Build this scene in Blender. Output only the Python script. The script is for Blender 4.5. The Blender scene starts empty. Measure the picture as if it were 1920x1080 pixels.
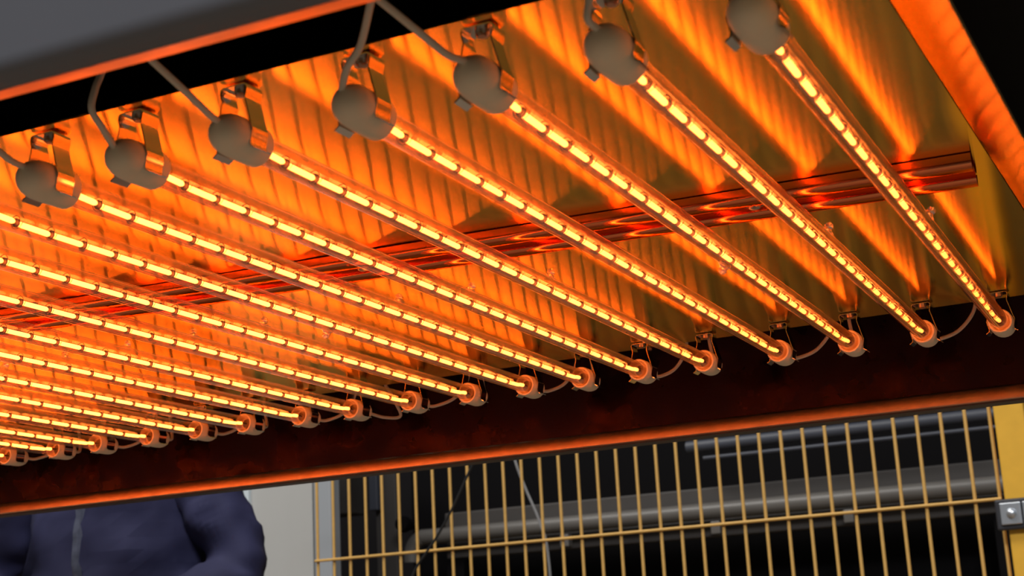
import bpy, bmesh, math, random
from mathutils import Vector, Matrix, noise
random.seed(7)
PI = math.pi
scene = bpy.context.scene
COL = scene.collection
Z0 = 1.2                      # height of the tube axes above the floor
LT = 0.7516                   # free length of a quartz tube between its caps

# ------------------------------------------------------------------ camera
yaw, pitch, roll = 0.435693, 0.243268, -0.052403
fwd = Vector((-math.sin(yaw)*math.cos(pitch), math.cos(yaw)*math.cos(pitch), math.sin(pitch)))
rt = Vector((math.cos(yaw), math.sin(yaw), 0))
up = rt.cross(fwd)
r2 = math.cos(roll)*rt + math.sin(roll)*up
u2 = -math.sin(roll)*rt + math.cos(roll)*up
cam_d = bpy.data.cameras.new('camera')
cam = bpy.data.objects.new('camera', cam_d)
COL.objects.link(cam)
M = Matrix((( r2.x, u2.x, -fwd.x, 0.1571), (r2.y, u2.y, -fwd.y, -0.6404), (r2.z, u2.z, -fwd.z, -0.2747+Z0), (0, 0, 0, 1)))
cam.matrix_world = M
cam_d.sensor_width = 36
cam_d.lens = 2770.395*36/1920
cam_d.clip_start = 0.02
cam_d.dof.use_dof = True
cam_d.dof.focus_distance = 1.24
cam_d.dof.aperture_fstop = 17
scene.camera = cam

# ------------------------------------------------------------------ world, lights, exposure
w = bpy.data.worlds.new('World'); scene.world = w; w.use_nodes = True
bg = w.node_tree.nodes['Background']
bg.inputs['Color'].default_value = (0.80, 0.88, 1.0, 1)
bg.inputs['Strength'].default_value = 0.10

def area(name, loc, target, sx, sy, power, color):
    d = bpy.data.lights.new(name, 'AREA'); d.shape = 'RECTANGLE'; d.size = sx; d.size_y = sy
    d.energy = power; d.color = color
    o = bpy.data.objects.new(name, d); COL.objects.link(o)
    o.location = loc
    o.rotation_euler = (Vector(target)-Vector(loc)).to_track_quat('-Z', 'Y').to_euler()
    return o
area('hall_lamp', (-2.4, 0.6, 5.2), (-1.6, 2.6, 1.0), 2.4, 0.8, 150, (1.0, 0.96, 0.90))
area('hall_lamp', (1.6, -2.6, 4.8), (0.0, 0.0, 1.2), 2.4, 0.8, 230, (0.98, 0.98, 1.0))
FIL = 16.0                    # radiance of the glowing filaments

vs = scene.view_settings
scene.display_settings.display_device = 'sRGB'
vs.view_transform = 'Standard'; vs.look = 'None'; vs.exposure = 0.0; vs.gamma = 1.0
vs.use_curve_mapping = False
scene.cycles.transparent_max_bounces = 48
scene.cycles.max_bounces = 12
scene.cycles.glossy_bounces = 6
scene.cycles.sample_clamp_indirect = 8

# ------------------------------------------------------------------ materials
def mat(name):
    m = bpy.data.materials.new(name); m.use_nodes = True
    nt = m.node_tree; nt.nodes.clear()
    out = nt.nodes.new('ShaderNodeOutputMaterial')
    return m, nt, out
def nd(nt, t, **kw):
    n = nt.nodes.new(t)
    for k, v in kw.items():
        if k in n.inputs: n.inputs[k].default_value = v
        else: setattr(n, k, v)
    return n
def pbr(name, col, rough=0.5, metal=0.0, spec=0.5, bump=0.0, bscale=200, vary=0.0, vscale=30, coat=0.0, bdist=0.001, bdetail=3.0, rvary=0.0, tint=None):
    m, nt, out = mat(name)
    p = nd(nt, 'ShaderNodeBsdfPrincipled')
    p.inputs['Base Color'].default_value = (*col, 1)
    p.inputs['Roughness'].default_value = rough
    p.inputs['Metallic'].default_value = metal
    p.inputs['Specular IOR Level'].default_value = spec
    p.inputs['Coat Weight'].default_value = coat
    if tint: p.inputs['Specular Tint'].default_value = (*tint, 1)
    if rvary:                     # soot-stained patches: uneven gloss
        nr = nd(nt, 'ShaderNodeTexNoise', Scale=16.0, Detail=4.0)
        tr_ = nd(nt, 'ShaderNodeTexCoord'); nt.links.new(tr_.outputs['Object'], nr.inputs['Vector'])
        mr_ = nd(nt, 'ShaderNodeMapRange')
        mr_.inputs['From Min'].default_value = 0.38; mr_.inputs['From Max'].default_value = 0.62
        mr_.inputs['To Min'].default_value = rough; mr_.inputs['To Max'].default_value = rough+rvary
        nt.links.new(nr.outputs['Fac'], mr_.inputs['Value']); nt.links.new(mr_.outputs[0], p.inputs['Roughness'])
    if metal == 1.0: p.inputs['Specular Tint'].default_value = (*[c**0.6 for c in col], 1)
    tc = nd(nt, 'ShaderNodeTexCoord')
    if vary:
        n = nd(nt, 'ShaderNodeTexNoise', Scale=vscale, Detail=5.0)
        nt.links.new(tc.outputs['Object'], n.inputs['Vector'])
        mx = nd(nt, 'ShaderNodeMix', data_type='RGBA')
        mx.inputs[6].default_value = (*[c*(1-vary) for c in col], 1)
        mx.inputs[7].default_value = (*[min(1, c*(1+vary)) for c in col], 1)
        nt.links.new(n.outputs['Fac'], mx.inputs[0]); nt.links.new(mx.outputs[2], p.inputs['Base Color'])
    if bump:
        n2 = nd(nt, 'ShaderNodeTexNoise', Scale=bscale, Detail=bdetail)
        nt.links.new(tc.outputs['Object'], n2.inputs['Vector'])
        b = nd(nt, 'ShaderNodeBump', Strength=bump, Distance=bdist)
        nt.links.new(n2.outputs['Fac'], b.inputs['Height']); nt.links.new(b.outputs['Normal'], p.inputs['Normal'])
    nt.links.new(p.outputs[0], out.inputs['Surface'])
    return m
def brushed(name, col, rough, aniso, tangent, rough2=None, bump=0.0):
    """rolled gilt sheet: anisotropic metal, the rolling lines along `tangent`"""
    m, nt, out = mat(name)
    tv = nd(nt, 'ShaderNodeCombineXYZ'); 
    for i in range(3): tv.inputs[i].default_value = tangent[i]
    tc = nd(nt, 'ShaderNodeTexCoord')
    n = nd(nt, 'ShaderNodeTexNoise', Scale=9.0, Detail=6.0)
    nt.links.new(tc.outputs['Object'], n.inputs['Vector'])
    mx = nd(nt, 'ShaderNodeMix', data_type='RGBA')
    mx.inputs[6].default_value = (*[c*0.86 for c in col], 1); mx.inputs[7].default_value = (*[min(1, c*1.1) for c in col], 1)
    nt.links.new(n.outputs['Fac'], mx.inputs[0])
    g = nd(nt, 'ShaderNodeBsdfAnisotropic', Roughness=rough, Anisotropy=aniso, distribution='BECKMANN')
    nt.links.new(mx.outputs[2], g.inputs['Color']); nt.links.new(tv.outputs[0], g.inputs['Tangent'])
    # scratches: long thin cracks of a stretched voronoi, as fine relief
    mp = nd(nt, 'ShaderNodeMapping'); mp.inputs['Scale'].default_value = (3, 26, 3) if tangent[0] else (26, 3, 3)
    mp.inputs['Rotation'].default_value = (0, 0, 0.25)
    nt.links.new(tc.outputs['Object'], mp.inputs['Vector'])
    n3 = nd(nt, 'ShaderNodeTexNoise', Scale=6.0, Detail=8.0, Roughness=0.7)
    nt.links.new(mp.outputs[0], n3.inputs['Vector'])
    if bump:
        b = nd(nt, 'ShaderNodeBump', Strength=bump, Distance=0.0006)
        nt.links.new(n3.outputs['Fac'], b.inputs['Height']); nt.links.new(b.outputs['Normal'], g.inputs['Normal'])
    nt.links.new(g.outputs[0], out.inputs['Surface'])
    return m
def glass(name, base=0.045):
    m, nt, out = mat(name)
    lw = nd(nt, 'ShaderNodeLayerWeight', Blend=0.5)
    pw = nd(nt, 'ShaderNodeMath', operation='POWER'); pw.inputs[1].default_value = 3.2
    nt.links.new(lw.outputs['Facing'], pw.inputs[0])
    mr = nd(nt, 'ShaderNodeMapRange'); mr.inputs['To Min'].default_value = base; mr.inputs['To Max'].default_value = 0.95
    nt.links.new(pw.outputs[0], mr.inputs['Value'])
    tr = nd(nt, 'ShaderNodeBsdfTransparent'); tr.inputs['Color'].default_value = (0.95, 0.90, 0.84, 1)
    gl = nd(nt, 'ShaderNodeBsdfAnisotropic', Roughness=0.10); gl.inputs['Color'].default_value = (1, 0.95, 0.9, 1)
    mx = nd(nt, 'ShaderNodeMixShader')
    nt.links.new(mr.outputs[0], mx.inputs[0]); nt.links.new(tr.outputs[0], mx.inputs[1]); nt.links.new(gl.outputs[0], mx.inputs[2])
    nt.links.new(mx.outputs[0], out.inputs['Surface'])
    return m
def glow(name, col, s):
    m, nt, out = mat(name)
    e = nd(nt, 'ShaderNodeEmission', Strength=s); e.inputs['Color'].default_value = (*col, 1)
    nt.links.new(e.outputs[0], out.inputs['Surface'])
    return m

GOLD = (0.97, 0.58, 0.13)
MT = dict(
    sheet=brushed('gilt_sheet', GOLD, 0.150, 0.828, (1, 0, 0), bump=0.0),
    flare=brushed('gilt_side_sheet', (0.98, 0.68, 0.30), 0.13, 0.86, (0.57, 0.02, -0.82), bump=0.0),
    rail=pbr('copper_rail', (0.74, 0.21, 0.08), 0.13, 1.0),
    glass=glass('quartz_glass'),
    tipglass=glass('fused_tip_glass', 0.40),
    filament=glow('filament_glow', (1.0, 0.205, 0.032), FIL),
    support=pbr('filament_support', (0.10, 0.07, 0.05), 0.5, 1.0),
    ceramic=pbr('ceramic', (0.76, 0.64, 0.46), 0.55, vary=0.06, vscale=120),
    wire=pbr('silicone_wire', (0.55, 0.48, 0.38), 0.6),
    chrome=pbr('spring_steel', (0.66, 0.60, 0.55), 0.12, 1.0),
    screw=pbr('screw_steel', (0.5, 0.45, 0.4), 0.3, 1.0),
    greyp=pbr('grey_paint', (0.122, 0.124, 0.138), 0.42, spec=0.4, vary=0.06, vscale=8),
    black=pbr('cavity_black', (0.008, 0.007, 0.008), 0.7, spec=0.2),  # near-black colour stands in for the darkness of the void inside the hood
    blackgloss=pbr('black_gloss_steel', (0.016, 0.005, 0.005), 0.12, spec=0.42, bump=0.8, bscale=20, vary=0.9, vscale=24, rvary=0.38, tint=(1.0, 0.42, 0.36)),
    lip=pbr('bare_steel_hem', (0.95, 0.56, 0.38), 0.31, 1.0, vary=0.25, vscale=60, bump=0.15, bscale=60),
    under=pbr('hem_underside', (0.075, 0.062, 0.055), 0.6),
    yellow=pbr('yellow_coating', (0.78, 0.43, 0.045), 0.45, spec=0.4, vary=0.10, vscale=40),
    yellow2=pbr('yellow_wire_coating', (0.68, 0.40, 0.11), 0.45, spec=0.4, vary=0.12, vscale=60),
    clampdark=pbr('dark_clamp', (0.03, 0.03, 0.035), 0.5),
    zinc=pbr('zinc_plate', (0.62, 0.66, 0.70), 0.38, 0.85),
    wallgrey=pbr('panel_grey', (0.46, 0.46, 0.44), 0.6, vary=0.03, vscale=5),
    trimlight=pbr('trim_pale', (0.62, 0.69, 0.72), 0.5),
    postblue=pbr('post_blue_grey', (0.36, 0.385, 0.41), 0.5),
    machdark=pbr('machine_black', (0.004, 0.0035, 0.004), 0.8, spec=0.1),
    machgrey=pbr('machine_grey', (0.06, 0.053, 0.048), 0.6, vary=0.15, vscale=10),
    pipegrey=pbr('pipe_grey', (0.13, 0.12, 0.108), 0.42, vary=0.2, vscale=8),
    pipeblue=pbr('pipe_blue_grey', (0.06, 0.066, 0.085), 0.5),
    darkwall=pbr('dark_wall_paint', (0.012, 0.011, 0.012), 0.9, spec=0.1),
    floor=pbr('concrete_floor', (0.27, 0.215, 0.15), 0.7, vary=0.12, vscale=3),
    cable=pbr('black_cable', (0.008, 0.008, 0.008), 0.6),
    cord=pbr('pale_cord', (0.28, 0.28, 0.28), 0.7),
    navy=pbr('navy_workwear', (0.029, 0.030, 0.078), 0.8, spec=0.25, bump=0.9, bscale=6.5, bdist=0.09, bdetail=0.6, vary=0.25, vscale=14),
    placket=pbr('faded_placket', (0.085, 0.095, 0.145), 0.85, vary=0.7, vscale=45),
    trouser=pbr('dark_trousers', (0.03, 0.03, 0.05), 0.85, vary=0.2, vscale=20),
    skin=pbr('skin', (0.55, 0.33, 0.24), 0.5, vary=0.06, vscale=30),
    hair=pbr('hair', (0.03, 0.02, 0.015), 0.6, bump=0.6, bscale=150),
    shoe=pbr('shoe_black', (0.02, 0.02, 0.02), 0.5),
)

# ------------------------------------------------------------------ mesh helpers
def mk(name, bm, m, parent=None, smooth=True, loc=None, mats=None):
    me = bpy.data.meshes.new(name)
    bm.normal_update()
    if smooth:
        for e in bm.edges:
            if len(e.link_faces) == 2 and e.calc_face_angle(0) > 0.65: e.smooth = False
    bm.to_mesh(me); bm.free()
    if smooth:
        me.polygons.foreach_set('use_smooth', [True]*len(me.polygons))
    for x in (mats or [m]): me.materials.append(x)
    o = bpy.data.objects.new(name, me); COL.objects.link(o)
    if parent: o.parent = parent
    if loc: o.location = loc
    return o
def box(bm, c, s, bevel=0.0, rot=None):
    r = bmesh.ops.create_cube(bm, size=1.0)
    vs_ = r['verts']
    for v in vs_: v.co = Vector((v.co.x*s[0], v.co.y*s[1], v.co.z*s[2]))
    if bevel:
        es = list({e for v in vs_ for e in v.link_edges})
        rb = bmesh.ops.bevel(bm, geom=es, offset=bevel, segments=2, affect='EDGES', profile=0.5)
        vs_ = list({v for f in rb['faces'] for v in f.verts} | {v for v in vs_ if v.is_valid})
    for v in vs_:
        if rot is not None: v.co = rot @ v.co
        v.co += Vector(c)
    return bm
def boxbm(c, s, bevel=0.0, rot=None): return box(bmesh.new(), c, s, bevel, rot)
def lathe(bm, prof, n=16, origin=(0, 0, 0), axis='Y', close=False):
    """prof: list of (radius, along)"""
    rings = []
    for r, a in prof:
        ring = []
        for i in range(n):
            t = 2*PI*i/n
            c, s = math.cos(t)*r, math.sin(t)*r
            p = {'Y': (c, a, s), 'Z': (c, s, a), 'X': (a, c, s)}[axis]
            ring.append(bm.verts.new(Vector(p)+Vector(origin)))
        rings.append(ring)
    for a, b in zip(rings, rings[1:]):
        for i in range(n): bm.faces.new((a[i], a[(i+1) % n], b[(i+1) % n], b[i]))
    if close:
        bm.faces.new(rings[0]); bm.faces.new(list(reversed(rings[-1])))
    bmesh.ops.recalc_face_normals(bm, faces=bm.faces)
    return bm
def smoothpath(pts, n=8):
    P = [Vector(p) for p in pts]; out = []
    for i in range(len(P)-1):
        a, b = P[i], P[i+1]; p0 = P[i-1] if i else a; p3 = P[i+2] if i+2 < len(P) else b
        for j in range(n):
            t = j/n
            out.append(0.5*((2*a)+(-p0+b)*t+(2*p0-5*a+4*b-p3)*t*t+(-p0+3*a-3*b+p3)*t**3))
    out.append(P[-1]); return out
def tube(bm, pts, r, n=8, cap=True):
    P = [Vector(p) for p in pts]
    if not isinstance(r, (list, tuple)): r = [r]*len(P)
    prev = None; ref = None
    first = None
    for i, p in enumerate(P):
        d = (P[min(i+1, len(P)-1)]-P[max(i-1, 0)]).normalized()
        if ref is None:
            ref = d.orthogonal().normalized()
        ref = (ref-d*ref.dot(d)).normalized(); b = d.cross(ref)
        ring = [bm.verts.new(p+(ref*math.cos(2*PI*k/n)+b*math.sin(2*PI*k/n))*r[i]) for k in range(n)]
        if prev:
            for k in range(n): bm.faces.new((prev[k], prev[(k+1) % n], ring[(k+1) % n], ring[k]))
        else: first = ring
        prev = ring
    if cap: bm.faces.new(list(reversed(first))); bm.faces.new(prev)
    return bm
def strip(bm, prof, width, thick, axis='Y'):
    """sheet strip: 2D profile (a,z) thickened by `thick`, extruded by width along the axis"""
    n = len(prof); P = [Vector((a, z)) for a, z in prof]; N = []
    for i in range(n):
        d = (P[min(i+1, n-1)]-P[max(i-1, 0)]).normalized(); N.append(Vector((-d.y, d.x)))
    A = [p+q*thick/2 for p, q in zip(P, N)]; B = [p-q*thick/2 for p, q in zip(P, N)]
    def v(p, y):
        return bm.verts.new((p.x, y, p.y) if axis == 'Y' else (y, p.x, p.y))
    h = width/2
    a0 = [v(p, -h) for p in A]; a1 = [v(p, h) for p in A]; b0 = [v(p, -h) for p in B]; b1 = [v(p, h) for p in B]
    for i in range(n-1):
        bm.faces.new((a0[i], a0[i+1], a1[i+1], a1[i])); bm.faces.new((b0[i], b1[i], b1[i+1], b0[i+1]))
        bm.faces.new((a0[i], b0[i], b0[i+1], a0[i+1])); bm.faces.new((a1[i], a1[i+1], b1[i+1], b1[i]))
    bm.faces.new((a0[0], a1[0], b1[0], b0[0])); bm.faces.new((a0[-1], b0[-1], b1[-1], a1[-1]))
    bmesh.ops.recalc_face_normals(bm, faces=bm.faces)
    return bm
def thing(name, label, cat, loc=(0, 0, 0), group=None, rotz=0.0):
    o = bpy.data.objects.new(name, None); COL.objects.link(o)
    o.empty_display_size = 0.05
    o.location = loc; o.rotation_euler = (0, 0, rotz)
    o['label'] = label; o['category'] = cat
    if group: o['group'] = group
    return o
def tag(o, label, cat, group=None):
    o['label'] = label; o['category'] = cat
    if group: o['group'] = group
    return o
def struct(o):
    o['kind'] = 'structure'; return o
def copy(o, parent, loc=None):
    c = o.copy(); COL.objects.link(c); c.parent = parent
    if loc is not None: c.location = loc
    return c

# ------------------------------------------------------------------ setting: floor, dark far wall
struct(mk('floor', boxbm((-1.5, 1.0, -0.05), (14, 12, 0.1)), MT['floor'], smooth=False))
struct(mk('wall_back', boxbm((-1.5, 4.60, 1.7), (9, 0.12, 3.4)), MT['darkwall'], smooth=False))

# ------------------------------------------------------------------ heater hood (housing)
XL, XR = -1.90, 0.33            # hood ends
YF, YB = -0.215, 0.965           # front and rear panel planes
ZL = Z0-0.042                    # lip level
ZT = Z0+0.125                    # cavity ceiling
xc, xw = (XL+XR)/2, XR-XL
hood = thing('heater_hood', 'long grey steel hood with a black inside, hung over the glowing lamps', 'heater', (xc, 0.375, ZL))
def H(name, bm, m, smooth=False, **k):
    for v in bm.verts: v.co -= Vector((xc, 0.375, ZL))
    return mk(name, bm, m, hood, smooth, **k)
# front panel: vertical outside face, rolled lower edge
bm = bmesh.new()
ZF = Z0-0.0348                  # underside of the front panel's rolled edge
prof = [(YF, ZL+0.55), (YF, ZF+0.010)]
for i in range(1, 9):
    a = (PI/2-0.12)*i/8
    prof.append((YF+0.010*(1-math.cos(a)), ZF+0.010-0.010*math.sin(a)))
strip(bm, prof, xw, 0.0012, axis='X')
for v in bm.verts: v.co.x += xc
H('front_panel', bm, MT['greyp'], True)
# inward hem of the front panel, rising slightly towards the lamps
bm = bmesh.new()
strip(bm, [(YF+0.0088, ZF+0.0000), (YF+0.0115, ZF+0.0006), (YF+0.0270, ZF+0.0058), (YF+0.0284, ZF+0.0085)], xw, 0.0012, axis='X')
for v in bm.verts: v.co.x += xc
H('front_hem', bm, MT['lip'], True)
H('front_liner', boxbm((xc, YF+0.006, (ZL+0.02+ZT)/2), (xw-0.004, 0.004, ZT-ZL-0.02)), MT['black'])
# rear panel: glossy black inside face, raised hem, angle at the bottom
H('rear_panel', boxbm((xc, YB+0.004, ZL+0.28), (xw, 0.006, 0.55)), MT['blackgloss'])
bm = bmesh.new()
strip(bm, [(YB+0.0005, ZL+0.0150), (YB-0.0016, ZL+0.0142), (YB-0.0024, ZL+0.0130), (YB-0.0022, ZL+0.0010), (YB-0.0005, ZL)], xw, 0.0012, axis='X')
for v in bm.verts: v.co.x += xc
H('rear_hem', bm, MT['lip'], True)
H('rear_flange', boxbm((xc, YB+0.011, ZL-0.0008), (xw, 0.024, 0.003)), MT['under'])
# side panel on the right and left ends
for x in (XR, XL):
    H('side_panel', boxbm((x, 0.375, ZL+0.28), (0.006, YB-YF, 0.55)), MT['black'])
H('top_panel', boxbm((xc, 0.375, ZL+0.553), (xw, YB-YF, 0.006)), MT['greyp'])
H('cavity_ceiling', boxbm((xc, 0.375, ZT), (xw-0.01, YB-YF-0.006, 0.004)), MT['black'])

# ------------------------------------------------------------------ gilt reflector sheet (thin, slightly wavy)
ZR = Z0+0.030
RX0, RX1, RY0, RY1 = -1.72, 0.0443, -0.0355, 0.795
def wave(x, y):
    s = 0.22+0.78*min(1, max(0, (-0.10-x)/0.35))
    a = noise.noise((x*9, y*13, 1.7))*0.00055*s
    b = noise.noise((x*24, y*30, 5.1))*0.00012*s
    e = min(1, (y-RY0)/0.03, (RY1-y)/0.03)
    return (a+b)*max(0.15, e)
bm = bmesh.new()
nx, ny = 215, 110
g = []
for i in range(nx+1):
    col_ = []
    for j in range(ny+1):
        y = RY0+(RY1-RY0)*j/ny
        xr = RX1+0.024*(y-RY0)
        x = RX0+(xr-RX0)*i/nx
        col_.append(bm.verts.new((x, y, ZR+wave(x, y))))
    g.append(col_)
for i in range(nx):
    for j in range(ny): bm.faces.new((g[i][j], g[i][j+1], g[i+1][j+1], g[i+1][j]))
top = bmesh.ops.extrude_face_region(bm, geom=bm.faces[:])
for v in [e for e in top['geom'] if isinstance(e, bmesh.types.BMVert)]: v.co.z += 0.0012
bmesh.ops.recalc_face_normals(bm, faces=bm.faces)
cx_ = -0.84
for v in bm.verts: v.co -= Vector((cx_, 0.38, ZR))
tag(mk('reflector_sheet', bm, MT['sheet'], loc=(cx_, 0.38, ZR)), 'golden polished reflector sheet above the glowing tubes, rippled with streaks of their light', 'reflector')

# flared side reflector at the right end
bm = bmesh.new()
A0, A1 = Vector((0.0408, -0.185, ZR+0.0006)), Vector((0.0645, 0.795, ZR+0.0006))
B0, B1 = Vector((0.0898, -0.185, Z0-0.040)), Vector((0.112, 0.795, Z0-0.040))
nrm = (B0-A0).cross(A1-A0).normalized()
n1, n2 = 8, 80
gg = []
for i in range(n1+1):
    rr = []
    for j in range(n2+1):
        p = (A0.lerp(A1, j/n2)).lerp(B0.lerp(B1, j/n2), i/n1)
        p = p+nrm*(noise.noise((p.x*30, p.y*14, 3.3))*0.00015)
        rr.append(bm.verts.new(p))
    gg.append(rr)
for i in range(n1):
    for j in range(n2): bm.faces.new((gg[i][j], gg[i][j+1], gg[i+1][j+1], gg[i+1][j]))
sv = bmesh.ops.extrude_face_region(bm, geom=bm.faces[:])
for v in [e for e in sv['geom'] if isinstance(e, bmesh.types.BMVert)]: v.co += Vector((0.0008, 0, 0.0008))
bmesh.ops.recalc_face_normals(bm, faces=bm.faces)
for v in bm.verts: v.co -= Vector((0.07, 0.38, ZR))
tag(mk('side_reflector', bm, MT['flare'], loc=(0.07, 0.38, ZR)), 'sloping golden reflector plate closing the right end of the lamp bank', 'reflector')

# ------------------------------------------------------------------ double-ribbed rail across the middle of the reflector
RB = [(-0.0259, 0.0008), (-0.0258, -0.0030)]
for c_ in (-0.0185, 0.0185):
    for k in range(13):
        a = PI*k/12
        RB.append((c_-0.0072*math.copysign(abs(math.cos(a))**0.55, math.cos(a)), -0.0036-0.0048*math.sin(a)**0.6))
    if c_ < 0: RB += [(-0.0095, -0.0036), (0.0, -0.0032), (0.0095, -0.0036)]
RB += [(0.0262, -0.0036), (0.0268, 0.0008)]
rail_len = 1.74
rail = thing('support_rail', 'copper-coloured double-ribbed rail crossing the reflector behind the tubes', 'rail', (0.044-rail_len/2, 0.354-0.078*rail_len/2*0.9, ZR-0.0015), rotz=0.066)
bm = bmesh.new(); strip(bm, RB, rail_len, 0.0010, axis='X')
rs = mk('ribbed_strip', bm, MT['rail'], rail, True)
for x in (-0.74, -0.47, -0.17, 0.12, 0.41, 0.72):
    bm = bmesh.new()
    lathe(bm, [(0.0, -0.0028), (0.0022, -0.0027), (0.0042, -0.0018), (0.0046, 0.0), (0.0072, 0.0002), (0.0072, 0.0008)], 14, (0, 0, 0), 'Z')
    s = mk('screw', bm, MT['screw'], rail, True, loc=(x, 0.0, -0.0044))

# ------------------------------------------------------------------ quartz heat lamps
XS = [0.0, -0.07, -0.1394, -0.2091, -0.2855, -0.3550, -0.4188, -0.4831, -0.5512, -0.6229, -0.6973, -0.7655, -0.8416, -0.9096, -0.9807, -1.0590, -1.1250, -1.2031, -1.274, -1.345, -1.416, -1.487, -1.558, -1.629]
ORD = ['first', 'second', 'third', 'fourth', 'fifth', 'sixth', 'seventh', 'eighth', 'ninth', 'tenth', 'eleventh', 'twelfth', 'thirteenth', 'fourteenth', 'fifteenth', 'sixteenth', 'seventeenth', 'eighteenth', 'nineteenth', 'twentieth', 'twenty-first', 'twenty-second', 'twenty-third', 'twenty-fourth']
RT = 0.0080
def quartz_mesh():
    bm = bmesh.new()
    lathe(bm, [(RT, -0.0155), (RT, LT+0.0090)], 28)
    lathe(bm, [(RT-0.0013, -0.0155), (RT-0.0013, LT+0.0090)], 28)
    return bm
def cap_mesh(sgn):
    # sgn +1: wire end towards -y (near cap); mouth at y=0
    bm = bmesh.new()
    pr = [(0.0064, 0.004), (0.0088, 0.0035), (0.0092, 0.0), (0.0106, 0.0), (0.0112, -0.0009), (0.0114, -0.020),
          (0.0115, -0.028), (0.0113, -0.0325), (0.0106, -0.0362), (0.0092, -0.0395), (0.0072, -0.0420), (0.0046, -0.0436), (0.0020, -0.0443), (0.0, -0.0444)]
    pr = [(0.0060, -0.016), (0.0088, -0.016), (0.0092, -0.0075), (0.0106, -0.0075), (0.0112, -0.0084)] + pr[5:]
    return lathe(bm, [(r, a*sgn) for r, a in pr], 24)
def seg_mesh(L):
    bm = bmesh.new(); r = 0.00175; h = L/2
    lathe(bm, [(0.0004, -h), (r*0.7, -h+0.0006), (r, -h+0.0018), (r, h-0.0018), (r*0.7, h-0.0006), (0.0004, h)], 10)
    return bm
PITCH = 0.0301; Y1 = 0.0187
def fil_z(y):   # hanging filament: rises to the axis at its ends
    e = min(y, LT-y)
    return -0.0022+0.0022*max(0, 1-e/0.035)**2
def support_bm():
    bm = bmesh.new(); y = Y1
    while y < LT-0.012:
        z = fil_z(y)
        tube(bm, [(0, y-0.0005, z), (0, y+0.0005, z)], 0.0030, 10)
        # spiral foot that keeps the filament centred
        pts = [(0.0055*math.cos(t)*(0.55+0.45*t/6), y, z*0.4+0.0055*math.sin(t)*(0.55+0.45*t/6)) for t in [k*0.5 for k in range(13)]]
        tube(bm, pts, 0.00028, 4)
        y += PITCH
    for ya, yb in ((-0.014, -0.004), (LT-0.003, LT+0.008)):
        tube(bm, [(0, ya, 0), (0, yb, 0)], 0.0009, 6)
    return bm
def tip_bm():
    bm = bmesh.new()
    lathe(bm, [(0.0056, -0.0002), (0.0040, 0.0006), (0.0030, 0.0022), (0.0034, 0.0038), (0.0027, 0.0056), (0.0, 0.0068)], 10, (0, 0, 0), 'Z')
    return bm
def near_wire(k):
    x = XS[k]
    paths = {
        0: [(0.000, -0.0415, 0.005), (0.001, -0.052, 0.008), (0.002, -0.060, 0.020), (0.000, -0.068, 0.040), (-0.004, -0.075, 0.118)],
        1: [(-0.070, -0.0415, 0.005), (-0.0722, -0.0495, 0.008), (-0.0698, -0.0525, 0.016), (-0.067, -0.057, 0.024), (-0.0634, -0.0626, 0.034), (-0.062, -0.064, 0.07), (-0.062, -0.064, 0.118)],
        2: [(-0.1394, -0.0415, 0.005), (-0.1427, -0.055, 0.0045), (-0.1467, -0.0684, 0.009), (-0.1549, -0.0957, 0.019), (-0.1642, -0.112, 0.030), (-0.170, -0.118, 0.05), (-0.172, -0.12, 0.118)],
        3: [(-0.2125, -0.0390, 0.004), (-0.2010, -0.0520, 0.0115), (-0.1877, -0.0603, 0.018), (-0.1704, -0.0788, 0.029), (-0.163, -0.0842, 0.040), (-0.161, -0.086, 0.07), (-0.161, -0.086, 0.118)],
        4: [(-0.2855, -0.0415, 0.005), (-0.2846, -0.050, 0.0045), (-0.2833, -0.0722, 0.010), (-0.2859, -0.0943, 0.019), (-0.2894, -0.1121, 0.028), (-0.295, -0.125, 0.045), (-0.297, -0.13, 0.07), (-0.297, -0.13, 0.118)],
        5: [(-0.3560, -0.0405, 0.004), (-0.3443, -0.0644, 0.006), (-0.343, -0.0743, 0.013), (-0.3417, -0.0736, 0.024), (-0.3415, -0.0699, 0.033), (-0.3387, -0.0673, 0.046), (-0.338, -0.066, 0.07), (-0.338, -0.066, 0.118)],
        6: [(-0.4188, -0.0415, 0.005), (-0.418, -0.0523, 0.005), (-0.4163, -0.0638, 0.007), (-0.4191, -0.0768, 0.012), (-0.428, -0.088, 0.025), (-0.435, -0.095, 0.06), (-0.435, -0.095, 0.118)],
    }
    if k in paths: return paths[k]
    s = 1 if k % 2 else -1
    return [(x, -0.0415, 0.005), (x+0.002*s, -0.055, 0.005), (x+0.012*s, -0.085, 0.012), (x+0.022*s, -0.105, 0.04), (x+0.024*s, -0.11, 0.118)]
def far_wire(k):
    x = XS[k]; e = LT+0.0415
    if k % 2:
        s = 0.040+0.006*math.sin(k*2.3)
        return [(x, e, 0), (x+0.006, e+0.010, 0.000), (x+s*0.55, e+0.020, 0.008), (x+s*0.92, e+0.020, 0.026), (x+s, e+0.017, 0.05), (x+s, e+0.015, 0.118)]
    if k == 10:
        return [(x, e, 0), (x+0.010, e+0.018, -0.004), (x+0.024, e+0.030, -0.002), (x+0.020, e+0.018, 0.020), (x+0.008, e+0.016, 0.05), (x+0.008, e+0.016, 0.118)]
    return [(x, e, 0), (x-0.002, e+0.010, 0.003), (x-0.008, e+0.016, 0.018), (x-0.010, e+0.014, 0.05), (x-0.010, e+0.014, 0.118)]

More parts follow.
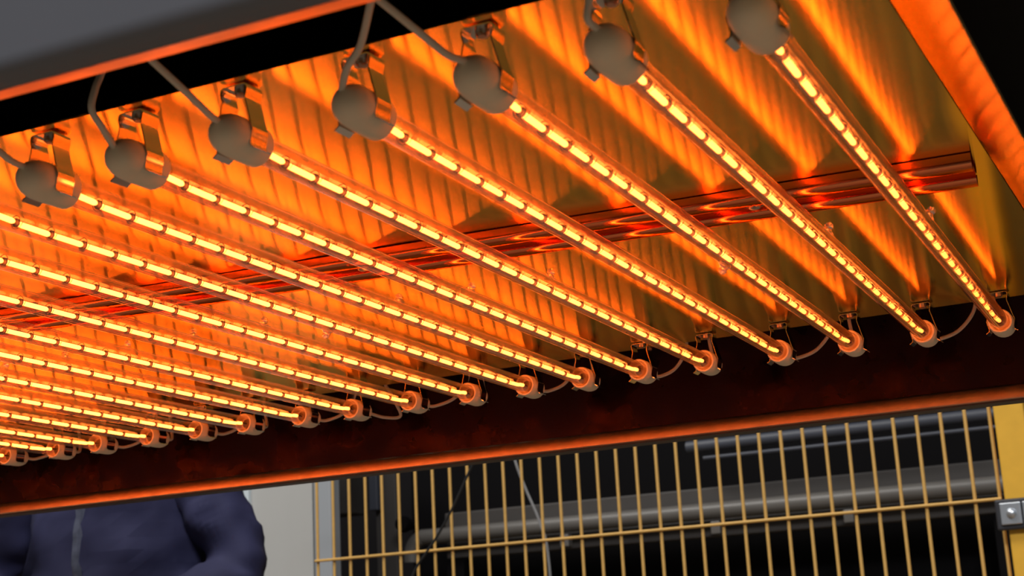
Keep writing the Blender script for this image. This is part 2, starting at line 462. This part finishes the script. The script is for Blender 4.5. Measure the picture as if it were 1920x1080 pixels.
TIPANG = [50, 60, -120, 140, 70, 65, 80, -110, 75, 85, 70, 90, 60, 80, 100, 70, 80, 90, 70, 80, 75, 60, 90, 80]
SEEN = {0: 'its near cap cut by the frame', 1: 'under the hood near the right end', 2: 'its near wire running up left', 3: 'its near wire running straight up', 4: 'its near wire under the grey lip', 5: 'its near wire bowed to the left', 6: 'its near cap at the left edge'}
proto = None
GRP = 'glowing quartz heat lamps under the hood'
for k, x in enumerate(XS):
    lab = f'glowing quartz heat lamp, {ORD[k]} from the right end'
    if k in SEEN: lab += ', ' + SEEN[k]
    lamp = thing('heat_lamp', lab, 'lamp', (x, 0.0, Z0), GRP)
    if proto is None:
        P = {}
        P['glass'] = mk('quartz_tube', quartz_mesh(), MT['glass'], lamp)
        P['nearcap'] = mk('ceramic_cap', cap_mesh(1), MT['ceramic'], lamp)
        P['farcap'] = mk('ceramic_cap', cap_mesh(-1), MT['ceramic'], lamp, loc=(0, LT-0.0065, 0))
        P['sup'] = mk('filament_support', support_bm(), MT['support'], lamp); P['sup']['kind'] = 'stuff'
        P['tip'] = mk('exhaust_tip', tip_bm(), MT['tipglass'], lamp)
        P['seg'] = mk('filament_segment', seg_mesh(PITCH-0.0021), MT['filament'], lamp)
        P['end'] = mk('filament_segment', seg_mesh(Y1-0.002), MT['filament'], lamp)
        proto = P; C = P
    else:
        C = {n: copy(o, lamp) for n, o in proto.items()}
    a = math.radians(TIPANG[k])
    C['tip'].location = (math.cos(a)*(RT-0.0003), LT*0.4985, math.sin(a)*(RT-0.0003))
    C['tip'].rotation_euler = (0, PI/2-a, 0)
    C['end'].location = (0, 0.0064, fil_z(0.007)); C['end'].rotation_euler = (-0.04, 0, 0); C['end'].scale = (1, 0.0222/(Y1-0.002), 1)
    y = Y1; first = True
    while y+PITCH < LT-0.004:
        yc = y+PITCH/2
        ang = math.atan2(fil_z(yc+0.01)-fil_z(yc-0.01), 0.02)
        if first: s = C['seg']; first = False
        else: s = copy(proto['seg'], lamp)
        s.location = (0, yc, fil_z(yc)); s.rotation_euler = (ang, 0, 0)
        y += PITCH
    rest = LT-0.001-y
    s = copy(proto['end'], lamp, (0, y+rest/2, fil_z(y+rest/2))); s.scale = (1, rest/(Y1-0.002)*0.95, 1); s.rotation_euler = (0.05, 0, 0)
    for fn in (near_wire, far_wire):
        bm = bmesh.new()
        tube(bm, [Vector(p)-Vector((x, 0, 0)) for p in smoothpath(fn(k), 8)], 0.0019 if fn is near_wire else 0.0018, 8)
        mk('lead_wire', bm, MT['wire'], lamp)

# ------------------------------------------------------------------ spring clips holding the caps
def clip_profile():
    h = [(0.0, 0.0288), (0.0068, 0.0288), (0.0082, 0.0282), (0.0088, 0.0266), (0.0084, 0.0240), (0.0077, 0.0216), (0.0078, 0.0200),
         (0.0096, 0.0130), (0.0113, 0.0062), (0.0121, 0.0034), (0.0126, 0.0022), (0.0122, 0.0004), (0.0118, -0.0012), (0.0110, -0.0048), (0.0113, -0.0072), (0.0142, -0.0092)]
    return [(-a, z) for a, z in reversed(h[1:])]+h
def clip_parts(root):
    bm = bmesh.new(); strip(bm, clip_profile(), 0.0135, 0.0007, axis='Y')
    b = mk('spring_band', bm, MT['chrome'], root, True)
    bm = bmesh.new()
    lathe(bm, [(0.0, 0.0248), (0.0026, 0.0249), (0.0036, 0.0258), (0.0038, 0.0285)], 12, (0, 0, 0), 'Z')
    bmesh.ops.recalc_face_normals(bm, faces=bm.faces)
    box(bm, (0, 0, 0.0250), (0.0050, 0.0008, 0.0006))
    s = mk('screw', bm, MT['screw'], root, True)
    return [b, s]
cp = None
for k, x in enumerate(XS):
    for end, yy in (('near', -0.0225), ('far', LT+0.0165)):
        lab = f'bright spring clip holding the {end} cap of the {ORD[k]} heat lamp from the right'
        c = thing('spring_clip', lab, 'clip', (x, yy, Z0), 'spring clips holding the lamp caps')
        c.rotation_euler = (0, 0, random.uniform(-0.06, 0.06))
        if cp is None: cp = clip_parts(c)
        else:
            for o in cp: copy(o, c)

# ------------------------------------------------------------------ yellow wire mesh fence and its post
FA = -0.0444
fence = thing('mesh_fence', 'yellow welded wire mesh guard panel of thin upright bars', 'fence', (-1.9449, 2.6126, 0.0), rotz=FA)
bm = bmesh.new(); tube(bm, [(0, 0, 0.10), (0, 0, 2.00)], 0.0038, 10)
vb = mk('vertical_bar', bm, MT['yellow2'], fence)
NB = 35
for i in range(1, NB): copy(vb, fence, (0.05*i, 0, 0))
bm = bmesh.new(); tube(bm, [(-0.004, -0.0068, 0), (0.05*(NB-1)+0.004, -0.0068, 0)], 0.0036, 10)
hb = mk('horizontal_bar', bm, MT['yellow2'], fence, loc=(0, 0, Z0-0.0159))
for i in (-4, -3, -2, -1, 1, 2, 3): copy(hb, fence, (0, 0, Z0-0.0159+0.26*i))
post = thing('fence_post', 'yellow square steel post at the right end of the mesh fence', 'post', (-0.205, 2.535, 0), rotz=FA)
mk('post_tube', boxbm((0.002, 0, 1.05), (0.060, 0.060, 2.1), 0.003), MT['yellow'], post, False)
mk('base_plate', boxbm((0.002, 0, 0.005), (0.14, 0.12, 0.01), 0.002), MT['yellow'], post, False)
br = mk('clamp_bracket', boxbm((-0.006, -0.036, Z0-0.051), (0.082, 0.016, 0.062), 0.004), MT['clampdark'], post, False)
mk('clamp_plate', boxbm((-0.0165, -0.0465, Z0-0.050), (0.041, 0.006, 0.044), 0.002), MT['zinc'], br, False)
bm = bmesh.new(); lathe(bm, [(0.0, -0.0072), (0.004, -0.0066), (0.0085, -0.0040), (0.0105, 0.0)], 16, (-0.0150, -0.0495, Z0-0.050), 'Y')
mk('bolt', bm, MT['zinc'], br)
mk('clamp_plate', boxbm((0.0245, -0.0465, Z0-0.050), (0.034, 0.006, 0.044), 0.002), MT['zinc'], br, False)

# ------------------------------------------------------------------ cables by the fence
bm = bmesh.new()
pts = [(-1.34, 2.50, 1.62), (-1.37, 2.50, 1.48), (-1.446, 2.50, 1.349), (-1.493, 2.50, 1.270), (-1.537, 2.50, 1.208), (-1.569, 2.50, 1.171), (-1.608, 2.50, 1.118), (-1.66, 2.50, 0.98), (-1.68, 2.50, 0.6), (-1.66, 2.50, 0.006)]
tube(bm, smoothpath(pts, 10), 0.0032, 8)
tag(mk('cable', bm, MT['cable']), 'black cable hanging slantwise in front of the yellow mesh fence', 'cable')
bm = bmesh.new()
pts = [(-1.45, 2.70, 1.60), (-1.418, 2.70, 1.413), (-1.39, 2.70, 1.326), (-1.356, 2.70, 1.238), (-1.337, 2.70, 1.133), (-1.33, 2.70, 0.7), (-1.30, 2.70, 0.004)]
tube(bm, smoothpath(pts, 10), 0.0035, 6)
tag(mk('cord', bm, MT['cord']), 'thin pale cord hanging just behind the yellow mesh fence', 'cord')

# ------------------------------------------------------------------ pale partition behind the person
part = thing('partition_panel', 'pale grey partition panel between the worker and the mesh fence', 'panel', (-2.30, 2.92, 0))
mk('sheet', boxbm((-0.69, 0, 1.1), (1.68, 0.03, 2.2), 0.002), MT['wallgrey'], part, False)
mk('edge_trim', boxbm((-0.082, -0.02, 1.1), (0.050, 0.02, 2.2), 0.004), MT['trimlight'], part, False)
mk('end_post', boxbm((0.192, -0.004, 1.1), (0.060, 0.05, 2.2), 0.008), MT['postblue'], part, False)

# ------------------------------------------------------------------ dark machine behind the fence
mach = thing('machine', 'dark machine with grey pipes and beam behind the yellow mesh fence', 'machine', (-1.20, 3.45, 0))
def MM(name, bm, m, smooth=False): return mk(name, bm, m, mach, smooth)
MM('cabinet', boxbm((-0.05, 0.45, 0.95), (2.0, 0.5, 1.9), 0.01), MT['machdark'])
bm = bmesh.new(); tube(bm, [(0.0, -0.04, Z0+0.279), (0.86, -0.04, Z0+0.279)], 0.017, 14)
MM('upper_pipe', bm, MT['pipeblue'], True)
bm = bmesh.new(); tube(bm, [(0.05, -0.05, Z0+0.242), (0.86, -0.05, Z0+0.242)], 0.006, 10)
MM('thin_pipe', bm, MT['pipeblue'], True)
MM('cross_beam', boxbm((0.02, 0.05, Z0+0.128), (1.70, 0.06, 0.075), 0.004), MT['machgrey'])
bm = bmesh.new(); tube(bm, smoothpath([(-0.93, -0.02, Z0+0.02), (-0.925, -0.02, Z0+0.065), (-0.89, -0.02, Z0+0.092), (-0.80, -0.02, Z0+0.094), (0.0, -0.02, Z0+0.094), (0.86, -0.02, Z0+0.094)], 6), 0.024, 16)
MM('main_pipe', bm, MT['pipegrey'], True)
MM('lower_beam', boxbm((0.02, 0.05, Z0+0.050), (1.70, 0.05, 0.05), 0.004), MT['machgrey'])
for x in (0.066, 0.444, -0.40): MM('bracket', boxbm((x, -0.03, Z0+0.045), (0.028, 0.03, 0.036), 0.003), MT['pipegrey'])
MM('knob', lathe(bmesh.new(), [(0.0, -0.05), (0.022, -0.048), (0.026, -0.03), (0.018, 0.0), (0.012, 0.03)], 14, (-0.925, -0.04, Z0+0.135), 'Y'), MT['machdark'], True)
MM('side_post', boxbm((-1.045, -0.03, Z0+0.30), (0.030, 0.04, 0.22), 0.003), MT['pipeblue'])
MM('side_plate', boxbm((-1.02, 0.0, 0.60+0.30), (0.075, 0.03, 0.92+0.60), 0.003), MT['machgrey'])
MM('side_box', boxbm((-1.22, 0.02, Z0+0.42), (0.16, 0.10, 0.46), 0.004), MT['machgrey'])
for x in (-0.80, 0.84): MM('leg', boxbm((x, 0.05, 0.60), (0.06, 0.06, 1.24), 0.003), MT['machdark'])

# ------------------------------------------------------------------ the worker (hidden above by the hood)
def skinned(name, chains, m, parent=None, sub=2, post=None, rootpos=None):
    """chains: list of lists of (x,y,z,rx,ry); a chain whose first point equals an earlier point is joined to it"""
    verts, edges, rad = [], [], []
    idx = {}
    def vid(p):
        key = (round(p[0], 4), round(p[1], 4), round(p[2], 4))
        if key not in idx:
            idx[key] = len(verts); verts.append(Vector(p[:3])); rad.append((p[3], p[4] if len(p) > 4 else p[3]))
        return idx[key]
    for ch in chains:
        ids = [vid(p) for p in ch]
        for a, b in zip(ids, ids[1:]): edges.append((a, b))
    me = bpy.data.meshes.new(name); me.from_pydata([tuple(v) for v in verts], edges, [])
    o = bpy.data.objects.new(name, me); COL.objects.link(o)
    md = o.modifiers.new('skin', 'SKIN'); md.use_smooth_shade = True; md.branch_smoothing = 0.6
    sv_ = me.skin_vertices[0].data
    for i, r in enumerate(rad): sv_[i].radius = r; sv_[i].use_root = (i == 0)
    s = o.modifiers.new('sub', 'SUBSURF'); s.levels = sub; s.render_levels = sub
    dg = bpy.context.evaluated_depsgraph_get()
    nm = bpy.data.meshes.new_from_object(o.evaluated_get(dg))
    bpy.data.objects.remove(o); bpy.data.meshes.remove(me)
    nm.name = name
    if post:
        for v in nm.vertices: v.co = post(v.co.copy(), v.normal.copy())
    nm.materials.clear(); nm.materials.append(m)
    nm.polygons.foreach_set('use_smooth', [True]*len(nm.polygons))
    r = bpy.data.objects.new(name, nm); COL.objects.link(r)
    if parent: r.parent = parent
    return r
person = thing('person', 'person in a navy work jacket standing with bent arms behind the hood', 'person', (-1.84, 1.72, 0))
# local frame: x to the person's left seen in the photo (right), -y towards the camera
def side(s):
    q = s if s > 0 else -1.22      # the other arm is held further out
    sh, el, wr = (s*0.178, 0.01, 1.46), (q*0.288, 0.02, 1.105), (s*0.130, -0.235, 0.96)
    arm = [(0, 0, 1.42, 0.13, 0.10), (*sh, 0.062), (q*0.190, 0.015, 1.30, 0.048), (*el, 0.048), (s*0.225, -0.10, 1.025, 0.042), (*wr, 0.028), (s*0.095, -0.285, 0.955, 0.034, 0.020)]
    leg = [(0, 0, 0.95, 0.15, 0.11), (s*0.10, 0, 0.86, 0.092), (s*0.11, -0.005, 0.50, 0.062), (s*0.115, 0.015, 0.28, 0.055), (s*0.12, 0.02, 0.09, 0.040), (s*0.125, -0.03, 0.045, 0.042, 0.036), (s*0.135, -0.13, 0.035, 0.042, 0.028)]
    return arm, leg
aR, lR = side(1); aL, lL = side(-1)
spine = [(0, 0, 0.95, 0.15, 0.11), (0, 0, 1.10, 0.135, 0.10), (0, 0, 1.28, 0.15, 0.11), (0, 0, 1.42, 0.13, 0.10), (0, 0, 1.52, 0.056, 0.056), (0, -0.01, 1.60, 0.062, 0.070), (0, -0.015, 1.68, 0.074, 0.092), (0, -0.005, 1.765, 0.066, 0.082)]
fingers = []
for s in (1, -1):
    for i in range(4):
        bx_, ln = s*(0.112-0.018*i), (0.030, 0.036, 0.034, 0.026)[i]
        b0 = (s*0.095, -0.285, 0.955, 0.034, 0.020)
        fingers.append([b0, (bx_-s*0.008, -0.318, 0.953, 0.0095), (bx_-s*0.012, -0.318-ln, 0.943, 0.0085), (bx_-s*0.014, -0.322-ln*1.25, 0.917, 0.0078)])
    fingers.append([(s*0.095, -0.285, 0.955, 0.034, 0.020), (s*0.062, -0.285, 0.975, 0.0115), (s*0.045, -0.315, 0.980, 0.0095), (s*0.040, -0.338, 0.975, 0.0085)])
def face(co, n):
    # nose, brow and jaw shaped into the head
    if co.z > 1.55 and co.y < -0.05:
        d = math.exp(-((co.x/0.014)**2+((co.z-1.665)/0.020)**2)); co.y -= 0.020*d
        for s in (1, -1):
            d = math.exp(-(((co.x-s*0.032)/0.016)**2+((co.z-1.695)/0.012)**2)); co.y += 0.010*d
        d = math.exp(-((co.x/0.025)**2+((co.z-1.628)/0.006)**2)); co.y += 0.005*d
    for s in (1, -1):
        d = math.exp(-(((co.x-s*0.078)/0.014)**2+((co.z-1.675)/0.024)**2+((co.y-0.005)/0.016)**2)); co.x += s*0.016*d
    return co
body = skinned('body', [spine, aR, aL, lR, lL]+fingers, MT['skin'], person, 2, face)
def folds(amp, sc, seed):
    def f(co, n):
        q = Vector((co.x*sc, co.y*sc, co.z*sc*1.5))
        d = noise.noise(q+Vector((seed, 0, 0)))*amp
        r = noise.noise(Vector((co.x*sc*1.7+co.z*4, co.y*sc, co.z*sc*2.6-co.x*5))+Vector((seed+9, 0, 0)))
        d += (0.35-abs(r))*amp*1.3
        return co+n*d
    return f
def fat(ch, k): return [tuple(list(p[:3])+[r+k for r in (p[3:] if len(p) > 4 else (p[3], p[3]))]) for p in ch]
jack = skinned('jacket', [fat([(0, 0, 0.84, 0.20, 0.125), (0, 0, 0.95, 0.22, 0.13), (0, 0, 1.10, 0.225, 0.135), (0, 0, 1.28, 0.205, 0.130), (0, 0, 1.42, 0.15, 0.10), (0, 0, 1.50, 0.062, 0.062)], 0.012),
    fat(aR[:-1], 0.018), fat(aL[:-1], 0.018)], MT['navy'], person, 3, folds(0.016, 8.0, 4.0))
skinned('trousers', [fat(lR[:5], 0.015), fat(lL[:5], 0.015)], MT['trouser'], person, 2, folds(0.005, 10, 5.0))
for s in (1, -1):
    skinned('shoe', [[(s*0.12, 0.045, 0.050, 0.042, 0.046), (s*0.125, -0.03, 0.050, 0.050, 0.048), (s*0.135, -0.13, 0.040, 0.050, 0.038), (s*0.14, -0.17, 0.034, 0.042, 0.030)]], MT['shoe'], person, 2)
skinned('hair', [[(0, 0.03, 1.66, 0.070, 0.070), (0, 0.02, 1.74, 0.078, 0.088), (0, 0.0, 1.785, 0.062, 0.076)]], MT['hair'], person, 2)
# front placket of the jacket, faded pale, shrunk onto its surface
dg = bpy.context.evaluated_depsgraph_get()
from mathutils.bvhtree import BVHTree
bvh = BVHTree.FromPolygons([v.co for v in jack.data.vertices], [p.vertices for p in jack.data.polygons])
bm = bmesh.new(); prev = None
for j in range(40):
    z = 0.86+0.60*j/39; row = []
    for i in range(5):
        x = 0.012+0.018*math.sin(j*0.21)*0.5+(i-2)*0.006
        h = bvh.ray_cast(Vector((x, -1, z)), Vector((0, 1, 0)))
        y = (h[0].y if h[0] else -0.12)-(0.004 if 0 < i < 4 else -0.002)
        row.append(bm.verts.new((x, y, z)))
    if prev:
        for i in range(4): bm.faces.new((prev[i], prev[i+1], row[i+1], row[i]))
    prev = row
mk('placket', bm, MT['placket'], jack)
